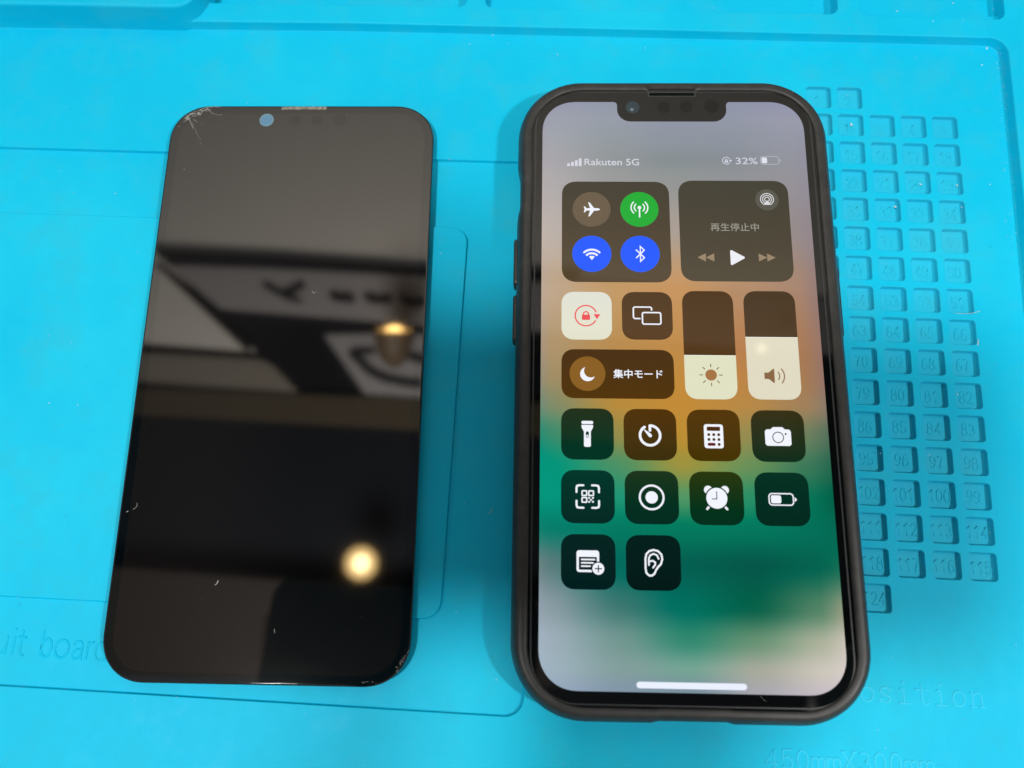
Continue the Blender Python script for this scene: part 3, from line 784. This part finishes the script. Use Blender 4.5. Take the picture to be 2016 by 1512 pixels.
# the grid of shortcut tiles
XC = (64.3, 149.4, 235.4, 322.1); HWt = 35.7
def short(i, y, ct, cb): tile(XC[i] - HWt, XC[i] + HWt + .2, y - 35.6, y + 35.6, 19, ct, cb)
R4, R5, R6 = 512.8, 598.2, 683.6
short(0, R4, (34, 50, 30), (2, 54, 40)); short(1, R4, (82, 52, 16), (62, 50, 20)); short(2, R4, (86, 56, 18), (70, 54, 14)); short(3, R4, (58, 52, 28), (22, 48, 32))
short(0, R5, (0, 58, 46), (0, 44, 38)); short(1, R5, (34, 56, 32), (0, 46, 36)); short(2, R5, (46, 58, 20), (0, 50, 34)); short(3, R5, (16, 52, 38), (4, 44, 34))
short(0, R6, (0, 40, 36), (0, 34, 34)); short(1, R6, (0, 36, 32), (0, 30, 28))
DK = (8, 50, 36)
u = UI(); x, y = XC[0], R4      # torch
u.rrect(x - 8, x + 8, y - 18, y - 13.6, 1.9, WH, 3); u.poly([(x - 8, y - 12.4), (x + 8, y - 12.4), (x + 7.6, y - 8.5), (x + 4.7, y - 3), (x - 4.7, y - 3), (x - 7.6, y - 8.5)], WH, 3); u.rrect(x - 4.7, x + 4.7, y - 5, y + 18, 2.2, WH, 3.1)
u.rrect(x - 2.1, x + 2.1, y - 3.4, y + 5.4, 2.1, DK, 4); u.disc(x, y + 2.9, 1.5, WH, 5); u.done('torch_symbol')
u = UI(); x, y = XC[1], R4 + 1.2; DB = (74, 50, 18)
u.arc(x, y, 13.6, -90, 238, 3.6, WH, 3, 60); u.stroke([(x, y - 13.6), (x, y - 6.8)], 3.6, WH, 3.2)
u.poly([(x - 8.4, y - 7.6), (x - 7.4, y - 8.4), (x + 2.2, y - 1.4), (x + 2.6, y + 1.2), (x + 1, y + 2.6), (x - 1.4, y + 2.2)], WH, 3); u.done('timer_symbol')
u = UI(); x, y = XC[2], R4 + 1.4
u.rrect(x - 13, x + 13, y - 16.6, y + 16.6, 3.6, WH, 3); u.rrect(x - 9, x + 9, y - 13.2, y - 7.4, 1, (78, 44, 20), 4)
for j in range(3):
    for i in range(3):
        if j == 2 and i < 2: continue
        u.disc(x - 6.6 + i * 6.7, y - 2.2 + j * 6.7, 2.05, (78, 52, 16), 4, 20)
u.rrect(x - 8.7, x + 2.1, y + 9.2, y + 13.2, 2, (92, 30, 24), 4); u.done('calculator_symbol')
u = UI(); x, y = XC[3], R4 + .8; DC = (46, 50, 34)
u.poly([(x - 17.5, y - 7), (x - 15.6, y - 9.6), (x - 9.5, y - 10), (x - 6.4, y - 13), (x + 6.4, y - 13), (x + 9.5, y - 10), (x + 15.6, y - 9.6), (x + 17.5, y - 7), (x + 17.5, y + 10.5), (x + 15, y + 12.8), (x - 15, y + 12.8), (x - 17.5, y + 10.5)], WH, 3)
u.ring(x, y + 1.2, 7.2, 1.2, DC, 4); u.disc(x + 10.4, y - 3.6, 1.3, DC, 4, 16); u.done('camera_symbol')
u = UI(); x, y = XC[0], R5      # scanner: four brackets around four small squares
for sx_ in (1, -1):
    for sy_ in (1, -1):
        u.stroke([(x + sx_ * 5.8, y + sy_ * 15), (x + sx_ * 11.6, y + sy_ * 15), (x + sx_ * 14.2, y + sy_ * 14.2), (x + sx_ * 15, y + sy_ * 11.6), (x + sx_ * 15, y + sy_ * 5.8)], 2.7, WH, 3)
        if (sx_, sy_) != (1, 1): u.stroke(rr(x + sx_ * 4.5, y + sy_ * 4.5, 3.1, 3.1, .8, 3), 1.9, WH, 3, closed=True)
for dx, dy in ((1.9, 1.9), (6.9, 1.9), (4.4, 4.4), (1.9, 6.9), (6.9, 6.9)): u.rrect(x + dx - 1.2, x + dx + 1.2, y + dy - 1.2, y + dy + 1.2, .4, WH, 3)
u.done('scanner_symbol')
u = UI(); x, y = XC[1], R5; u.ring(x, y, 15.8, 2.7, WH, 3); u.disc(x, y, 8.2, WH, 3); u.done('record_symbol')
u = UI(); x, y = XC[2] + .4, R5; DG = (20, 54, 32)
for sg in (1, -1):
    u.disc(x + sg * 11, y - 11, 5.6, WH, 3); u.stroke([(x + sg * 9.5, y + 10), (x + sg * 13.2, y + 14.4)], 3, WH, 3)
u.disc(x, y, 15.6, DG, 4, 48); u.disc(x, y, 13.9, WH, 5, 48); u.stroke([(x, y - 8.6), (x, y + 1), (x - 6.2, y + 1)], 1.2, DG, 6); u.done('alarm_symbol')
u = UI(); x, y = XC[3] + .3, R5 + .4
u.stroke(rr(x - 1.5, y, 16.0, 7.6, 4.2, 6), 1.7, WH, 3, closed=True); u.rrect(x - 15.0, x - 1.6, y - 5.3, y + 5.3, 2.2, WH, 3); u.poly([(x + 16.2, y - 2.8), (x + 18.4, y - 1.6), (x + 18.8, y), (x + 18.4, y + 1.6), (x + 16.2, y + 2.8)], WH, 3); u.done('battery_symbol')
u = UI(); x, y = XC[0] - .6, R6; DN = (0, 36, 34)
u.rrect(x - 14.6, x + 15, y - 14.6, y + 13.4, 3.4, WH, 3); u.rrect(x - 11.6, x + 12, y - 6.2, y + 10.4, .8, DN, 4)
for k, xe in ((0, 9), (1, 7), (2, 3)): u.stroke([(x - 8.0, y - 2.8 + k * 4.3), (x + xe, y - 2.8 + k * 4.3)], 2.0, WH, 5)
u.disc(x + 13.8, y + 8.8, 9.2, DN, 6); u.disc(x + 13.8, y + 8.8, 7.7, WH, 7); u.stroke([(x + 9.6, y + 8.8), (x + 18, y + 8.8)], 1.5, DN, 8); u.stroke([(x + 13.8, y + 4.6), (x + 13.8, y + 13)], 1.5, DN, 8); u.done('note_symbol')
u = UI(); x, y = XC[1] + 0.2, R6
u.stroke([(x - 7.2, y + 15.6), (x - 9.6, y + 13), (x - 10.4, y + 8), (x - 10.4, y - 5), (x - 9, y - 11), (x - 5, y - 15), (x + .6, y - 16.4), (x + 6.4, y - 15), (x + 10.6, y - 10.6), (x + 11.6, y - 4.6), (x + 9.8, y + 1.4), (x + 5.4, y + 6), (x + 2.8, y + 10), (x + 1, y + 14), (x - 2.4, y + 16.6), (x - 5.4, y + 16.6)], 2.5, WH, 3, closed=True)
u.stroke([(x - 6.0, y + 3), (x - 6.0, y - 5), (x - 4, y - 9.6), (x + .4, y - 11.4), (x + 4.8, y - 9.6), (x + 6.8, y - 5)], 2.2, WH, 3)
u.stroke([(x - 5.8, y - 1.4), (x - 1, y - 2.6), (x + 2.4, y - .4), (x + 2, y + 3), (x - .8, y + 6.4)], 2.2, WH, 3); u.done('ear_symbol')
u = UI(); u.rrect(124.2, 263.0, 831.4, 839.2, 3.9, (236, 241, 255), 1); u.done('home_bar')
# sensors in the notch
def nd(name, x, y, r, m): 
    c = U(x, y); return flat(arc(c[0], c[1], r * K, 0, 352, 44), GZ + 0.014).build(name, m, PHONE)
fc = nd('front_camera', 135.7, 9.0, 10.3, M_PHCAM)
c = U(134.6, 12.8); flat(arc(c[0], c[1], 2.6 * K, 0, 330, 12), GZ + 0.02).build('lens_glint', mat('lens_glint_paint', (0.10, 0.16, 0.2), 0.1, 1.0), fc)  # lens highlight painted in as a paler disc
for x_, r_ in ((182.7, 9.6), (216.4, 9.8), (254.2, 11.2)): nd('sensor_window', x_, 8.6 - (x_ - 182) * .02, r_, M_SENSOR)

# ------------------------------------------------------------------ dust, lint and crumbs
M_DUST = mat('dust', (0.62, 0.66, 0.66), 0.6)
D = MB(); rg = random.Random(21)
def zsurf(x, y):
    if abs(x - PCX) < HW and abs(y - PCY) < HH: return PZ + .01
    if abs(x - SX) < CHW + 0.5 and abs(y - SY) < CHH + 0.5: return None
    if y > 152 - .02 * (x + 100) or x > 121: return 2.6
    if -21 + .03 * y > x and -2 < y < 95: return -0.2
    if x < -1 + .03 * y and -23 + .038 * -x * 0.9 < y < 112: return -1.0
    return 0.0
def crumb(x, y, z, s, e=1.0):
    a = rg.uniform(0, 6.28); c_, s_ = math.cos(a), math.sin(a); n = 6
    lo = []; hi = []
    for k in range(n):
        t = k * 6.2832 / n; r = s * rg.uniform(.7, 1.2); px, py = r * math.cos(t) * e, r * math.sin(t)
        lo.append((x + px * c_ - py * s_, y + px * s_ + py * c_, z)); hi.append((x + .6 * (px * c_ - py * s_), y + .6 * (px * s_ + py * c_), z + s * .8))
    D.loft([lo, hi], cap1=True, smooth=False)
for k in range(760):
    px, py = rg.uniform(0, 2016), rg.uniform(0, 1512); x, y = at(px, py); z = zsurf(x, y)
    if z is None: continue
    x, y = at(px, py, z); crumb(x, y, z, rg.uniform(.02, .075) * (1.0 if rg.random() < .85 else 1.5) * (0.5 if z > 2.6 else 1))
for k in range(230):     # the dirty inner corner of the rim
    t = rg.random() ** 1.5; px = 1962 + rg.uniform(-4, 24) + t * 20; py = 92 + t * 420 + rg.uniform(-4, 4); x, y = at(px, py, 0.2); crumb(x, y, rg.uniform(0.0, 1.2), rg.uniform(.025, .08))
for px, py, s, e in ((227, 381, .2, 1), (145, 381, .14, 1), (925, 87, .2, 1), (1098, 107, .2, 1), (970, 69, .2, 1), (1933, 128, .28, 1.3), (1943, 95, .32, 1.2), (1766, 22, .24, 1), (1876, 6, .22, 1), (1837, 42, .2, 1), (1812, 363, .3, 1.5), (1884, 365, .3, 1.3), (1762, 407, .36, 1.4), (1893, 408, .25, 1), (1885, 776, .28, 1), (1733, 893, .2, 1), (1830, 895, .2, 1), (1949, 1049, .16, 1), (1949, 363, .2, 1), (885, 314, .2, 1), (898, 1205, .14, 1), (985, 1220, .12, 1), (977, 1338, .14, 2), (96, 661, .2, 1), (153, 797, .14, 2.6), (97, 793, .13, 2.4), (1676, 245, .36, 2.2), (1728, 1437, .14, 1), (2000, 1270, .16, 1), (868, 499, .14, 2)):
    x, y = at(px, py); z = zsurf(x, y)
    crumb(*at(px, py, z or 0), z or 0, s * 0.72, e)
tag(D.build('dust', M_DUST, None, fix=True), 'pale dust and crumbs scattered over the blue mat', 'dust', kind='stuff')
def lint(pts, z, wd):
    b = MB(); hair(b, [at(*p, z) for p in pts], wd, z + 0.01); return b
FB = MB()
for pts, z, wd in (([(430, 1143), (427, 1149), (423, 1152)], PZ, .16), ([(614, 573), (618, 578), (622, 574)], PZ, .1), ([(540, 1238), (541, 1247)], PZ, .07), ([(249, 1008), (253, 1006)], PZ, .11), ([(262, 1003), (270, 997), (270, 990)], PZ, .06),
                   ([(962, 1012), (966, 1008), (970, 999)], -1.0, .12), ([(1497, 1370), (1500, 1375), (1508, 1380)], GZ, .035), ([(1930, 612), (1918, 616), (1900, 618), (1880, 617)], 0, .1), ([(1925, 680), (1926, 668)], 0, .2)):
    hair(FB, [at(*p, z) for p in pts], wd, z + .012)
tag(FB.build('lint', mat('lint', (0.42, 0.42, 0.38), 0.7)), 'short pale lint fibres lying on the dark glass and the mat', 'lint', kind='stuff')

# ------------------------------------------------------------------ what hangs overhead (seen mirrored in the glass)
def up(p, H): k = (H + 193.0) / 195.6; return (p[0] * k, p[1] * k)
def board(P, H, th=12):
    Q = [up(p, H) for p in P]; b = MB()
    b.loft([[(x, y, H) for x, y in Q], [(x, y, H + th) for x, y in Q]], cap0=True, cap1=True, smooth=False)
    me = b.mesh('b'); return b
m_ceil = mat('ceiling_paint', (0.80, 0.755, 0.69), 0.8, 0.2)
m_sign = mat('sign_face', (0.42, 0.40, 0.40), 0.6, 0.2)
m_dark = mat('dark_fascia', (0.012, 0.013, 0.017), 0.6, 0.2)
m_beam = mat('brown_beam', (0.27, 0.24, 0.20), 0.7, 0.2)
m_beam2 = mat('dim_beam', (0.085, 0.068, 0.045), 0.7, 0.2)
m_mark = mat('sign_letter', (0.03, 0.03, 0.034), 0.6, 0.2)
H = 1250
ceil = MB()
ceil.loft([[(x, y, z) for x, y in ((-825, -128), (950, -128), (950, 1500), (-825, 1500))] for z in (H + 110, H + 130)], cap0=True, cap1=True, smooth=False)
ceil.loft([[(x, y, z) for x, y in ((-300, -420), (950, -420), (950, -129), (-300, -129))] for z in (H + 110, H + 130)], cap0=True, cap1=True, smooth=False)
tag(ceil.build('ceiling_void', mat('dark_ceiling', (0.012, 0.015, 0.021), 0.8, 0.2), None, fix=True), kind='structure')
ceil = MB()
for P in ([(-150, 88), (-150, 63.5), (-96, 61.4), (-68.5, 59.5), (-95.6, 84.5)], [(-150, 165), (-150, 88.0), (-95.6, 84.5), (-27, 80.8), (120, 70), (120, 165)]):
    Q = [up(p, H + 6) for p in P]
    ceil.loft([[(x, y, H + 6) for x, y in Q], [(x, y, H + 18) for x, y in Q]], cap0=True, cap1=True, smooth=False)
tag(ceil.build('ceiling', m_ceil, None, fix=True), kind='structure')
SG = thing('sign_board', 'grey hanging sign board mirrored in the dark glass of the loose display', 'sign', (-150, 480, H))
board([(-92.5, 81.6), (-78.5, 70.6), (-27.2, 66.7), (100, 57.2), (100, 71.0), (-26.5, 79.0), (-66, 80.9)], H).build('sign_face', m_sign, SG, fix=True)
board([(-97, 85.8), (-92.5, 82.0), (-66, 81.2), (-26.5, 79.2), (10, 76.6), (10, 78.6), (-27, 81.4), (-66, 84.2)], H - 10).build('sign_edge', m_dark, SG, fix=True)
board([(-78.2, 70.6), (-57.4, 49.6), (100, 40), (100, 57.0), (-27.2, 66.5)], H + 20).build('sign_underside', m_dark, SG, fix=True)
board([(-94.0, 82.0), (-96.5, 82.2), (-70.5, 59.2), (-69, 60.2), (-79.5, 70.4)], H + 6).build('sign_end', m_dark, SG, fix=True)
mk = MB()
def bar(P, wd, HH_=H - 4):
    for i in range(len(P) - 1):
        a, c = up(P[i], HH_), up(P[i + 1], HH_); dx, dy = c[0] - a[0], c[1] - a[1]; l = math.hypot(dx, dy); nx, ny = -dy / l * wd / 2, dx / l * wd / 2
        lo = [(a[0] + nx, a[1] + ny, HH_), (a[0] - nx, a[1] - ny, HH_), (c[0] - nx, c[1] - ny, HH_), (c[0] + nx, c[1] + ny, HH_)]
        mk.loft([lo, [(x, y, z + 3) for x, y, z in lo]], cap0=True, cap1=True, smooth=False)
for P, wd in (([(-67.9, 76.8), (-64, 74.6), (-60.5, 73)], 12), ([(-62.5, 74.2), (-59.5, 75.8), (-57.8, 76.9)], 16), ([(-62, 73.6), (-58, 72.1)], 8), ([(-51.1, 74.3), (-47.5, 73), (-44.8, 72.8)], 14), ([(-50, 72.5), (-46, 74.4)], 9), ([(-42.5, 73.9), (-38.5, 72.6), (-35.7, 72.9)], 14), ([(-41, 72), (-36.5, 73.8)], 9), ([(-33.3, 73.4), (-30, 71.9), (-27.2, 72.2)], 14), ([(-32, 71.5), (-28, 73.2)], 9)):
    bar(P, wd)
mk.build('sign_mark', m_mark, SG, fix=True)
board([(-51.7, 63.5), (-40.8, 48.9), (-20, 47.6), (-20, 63.9), (-40, 63.8)], H + 8, 8).build('lower_face', m_sign, SG, fix=True)
mk = MB()
for P, wd in (([(-45, 59.4), (-42.5, 57), (-40, 54.4), (-36, 52.6), (-31, 51.6), (-27, 51.3)], 15), ([(-30.5, 58.2), (-26, 57.2)], 15), ([(-44.5, 59.4), (-39, 59.4)], 11)): bar(P, wd, H + 3)
mk.build('sign_mark', m_mark, SG, fix=True)
board([(-106, 58.9), (-66.5, 57.0), (-63.5, 55.4), (-57.0, 49.2), (-95.5, 51.6), (-106, 52.2)], H + 4).build('overhead_beam', m_beam, None, fix=True)
tag(bpy.data.objects['overhead_beam'], 'brown overhead beam beside the sign mirrored in the dark display glass', 'beam')
o = board([(-106, 50.0), (-96, 49.5), (-27, 47.6), (60, 44), (60, 35), (-27, 40.2), (-96, 43.4), (-106, 44)], H + 4).build('overhead_rail', m_beam2, None, fix=True)
tag(o, 'dim warm brown overhead rail below the sign mirrored in the dark display glass', 'rail')
o = board([(-106, 8.0), (-95.9, 7.2), (-62.7, 5.2), (-30.7, 3.1), (60, -3), (60, -16.5), (-39, -16.5), (-38.3, -4.2), (-60, -2.6), (-60.2, -16.5), (-106, -16.5)], H + 4).build('overhead_shelf', mat('shelf_brown', (0.045, 0.038, 0.034), 0.7, 0.2), None, fix=True)
tag(o, 'dark overhead shelf mirrored at the lower end of the dark display glass', 'shelf')

def glow(name, color, strength):
    m = bpy.data.materials.new(name); m.use_nodes = True; nt = m.node_tree; nt.nodes.clear()
    e = nt.nodes.new('ShaderNodeEmission'); e.inputs[0].default_value = (*color, 1); e.inputs[1].default_value = strength
    q = nt.nodes.new('ShaderNodeOutputMaterial'); nt.links.new(e.outputs[0], q.inputs[0]); return m
M_SHADE = mat('lamp_shade', (0.12, 0.08, 0.045), 0.5, 0.4)
def lamp(p, H_, r, label, group, core=60, rim=9, tilt=0.0, cc=(1.0, 0.72, 0.34), rc=(1.0, 0.66, 0.26)):
    x, y = p; t = thing('pendant_lamp', label, 'lamp', (x, y, H_), group)
    X = Matrix.Translation((x * MM, y * MM, H_ * MM)) @ Matrix.Rotation(math.radians(tilt), 4, 'X')
    def part(name, prof, m, **kw):
        b = MB(); b.loft([[(q * math.cos(a * math.pi / 18), q * math.sin(a * math.pi / 18), z) for a in range(36)] for q, z in prof], **kw)
        o = b.build(name, m, None, fix=True); o.data.transform(X); o.parent = t; o.matrix_parent_inverse = chain(t).inverted()
    part('lamp_shade', ((r * 1.06, r * .1), (r * 1.1, r * .5), (r * .8, r * 1.6), (r * .3, r * 2.1)), M_SHADE, cap1=True)
    part('frosted_rim', ((r, r * .2), (r * .9, r * .12), (r * .56, r * .08)), glow('frosted_rim_glow', rc, rim))
    part('bulb', ((r * .56, r * .3), (r * .42, r * .02), (r * .25, -r * .05), (r * .02, -r * .08)), glow('bulb_glow', cc, core), cap1=True)
    return t
GRP = 'warm lamps mirrored in the glass'
lamp(up((-39.4, 9.0), 1180), 1180, 27, 'bright round warm lamp mirrored near the bottom of the dark display', GRP, 30, 8)
lamp(up((-34.6, 65.4), 1150), 1150, 31, 'dim yellow lamp mirrored over the sign in the dark display', GRP, 55, 18, 68, (1.0, 0.62, 0.2), (1.0, 0.55, 0.16))
k = (1180 + 177) / 187.7
lamp((52.2 * k, 58.6 * k), 1180, 8, 'small warm lamp mirrored on the volume slider of the lit phone', GRP, 30, 9, 0, (1.0, 0.85, 0.6), (1, 0.8, 0.5))

# the photographer's own phone, held above the mat, and an added bar and disc, unseen: they shade the middle of the mat
PH2 = thing('handheld_smartphone', 'dark phone held overhead, its soft shadow darkening the middle of the mat', 'phone', (-71, -22, 280))
b = MB(); rings = []
for i, z in ((1.2, 0), (0.2, 0.8), (0, 2), (0, 6.5), (0.2, 7.4), (1.2, 8)):
    rings.append([(x, y, z) for x, y in rr(0, 0, 74 - i, 32 - i, 11 - i, 10, 2.1)])
b.loft(rings, cap0=True, cap1=True)
me = b.mesh('body'); me.transform(Matrix.Translation((-0.071, -0.022, 0.280)) @ Matrix.Rotation(math.radians(-3), 4, 'Z') @ Matrix.Rotation(math.radians(8), 4, 'X'))
link('phone_body', me, mat('dark_phone', (0.035, 0.038, 0.042), 0.5), PH2)
def cyl(cx, cy, prof, n=48): return [[(cx + q * math.cos(6.28319 * k / n), cy + q * math.sin(6.28319 * k / n), z) for k in range(n)] for q, z in prof]
HD = thing('light_blocker_bar', 'added dark bar in front of the overhead phone, put there to cast a shadow', 'blocker', (-92, -300, -6))  # added bar with post, darkens the mat like an arm's shadow
b = MB(); m_bar = mat('dark_blocker', (0.03, 0.03, 0.032), 0.45)
sec = rr(0, 0, 22, 5, 4, 5)
b.loft([[(xc + u, yc, zc_ + v) for u, v in sec] for xc, yc, zc_ in ((-70, 0, 296), (-74, -60, 298), (-86, -180, 304), (-92, -290, 296))], cap0=True, cap1=True); b.build('blocker_bar', m_bar, HD, fix=True)
b = MB(); b.loft(cyl(-92, -300, ((14, -6), (14, 300), (10, 304))), cap0=True, cap1=True); b.build('blocker_bar_post', m_bar, HD, fix=True)
b = MB(); b.loft(cyl(-92, -300, ((60, -6), (60, 4), (56, 8))), cap0=True, cap1=True); b.build('blocker_bar_base', m_bar, HD, fix=True)
MG = thing('light_blocker_disc', 'added round disc above the right of the mat, blocking light to shade it', 'lamp', (180, -50, 280))  # added unseen disc, keeps the right-hand light off the mat's middle
m_disc = mat('grey_plastic', (0.12, 0.12, 0.125), 0.4)
b = MB(); b.loft(cyl(180, -50, ((28, 280), (33, 281), (35, 286), (35, 300), (31, 308), (16, 312))), cap0=True, cap1=True); b.build('blocker_disc', m_disc, MG, fix=True)
b = MB(); b.loft([[(180 + 8 * math.cos(a), -50 + t * 1.0 + 8 * math.sin(a) * 0.2, z0 + 8 * math.sin(a)) for a in [6.28319 * k / 16 for k in range(16)]] for t, z0 in ((-20, 305), (-160, 330), (-300, 300), (-330, 150), (-335, -5))], cap0=True, cap1=True); b.build('blocker_disc_arm', m_disc, MG, fix=True)
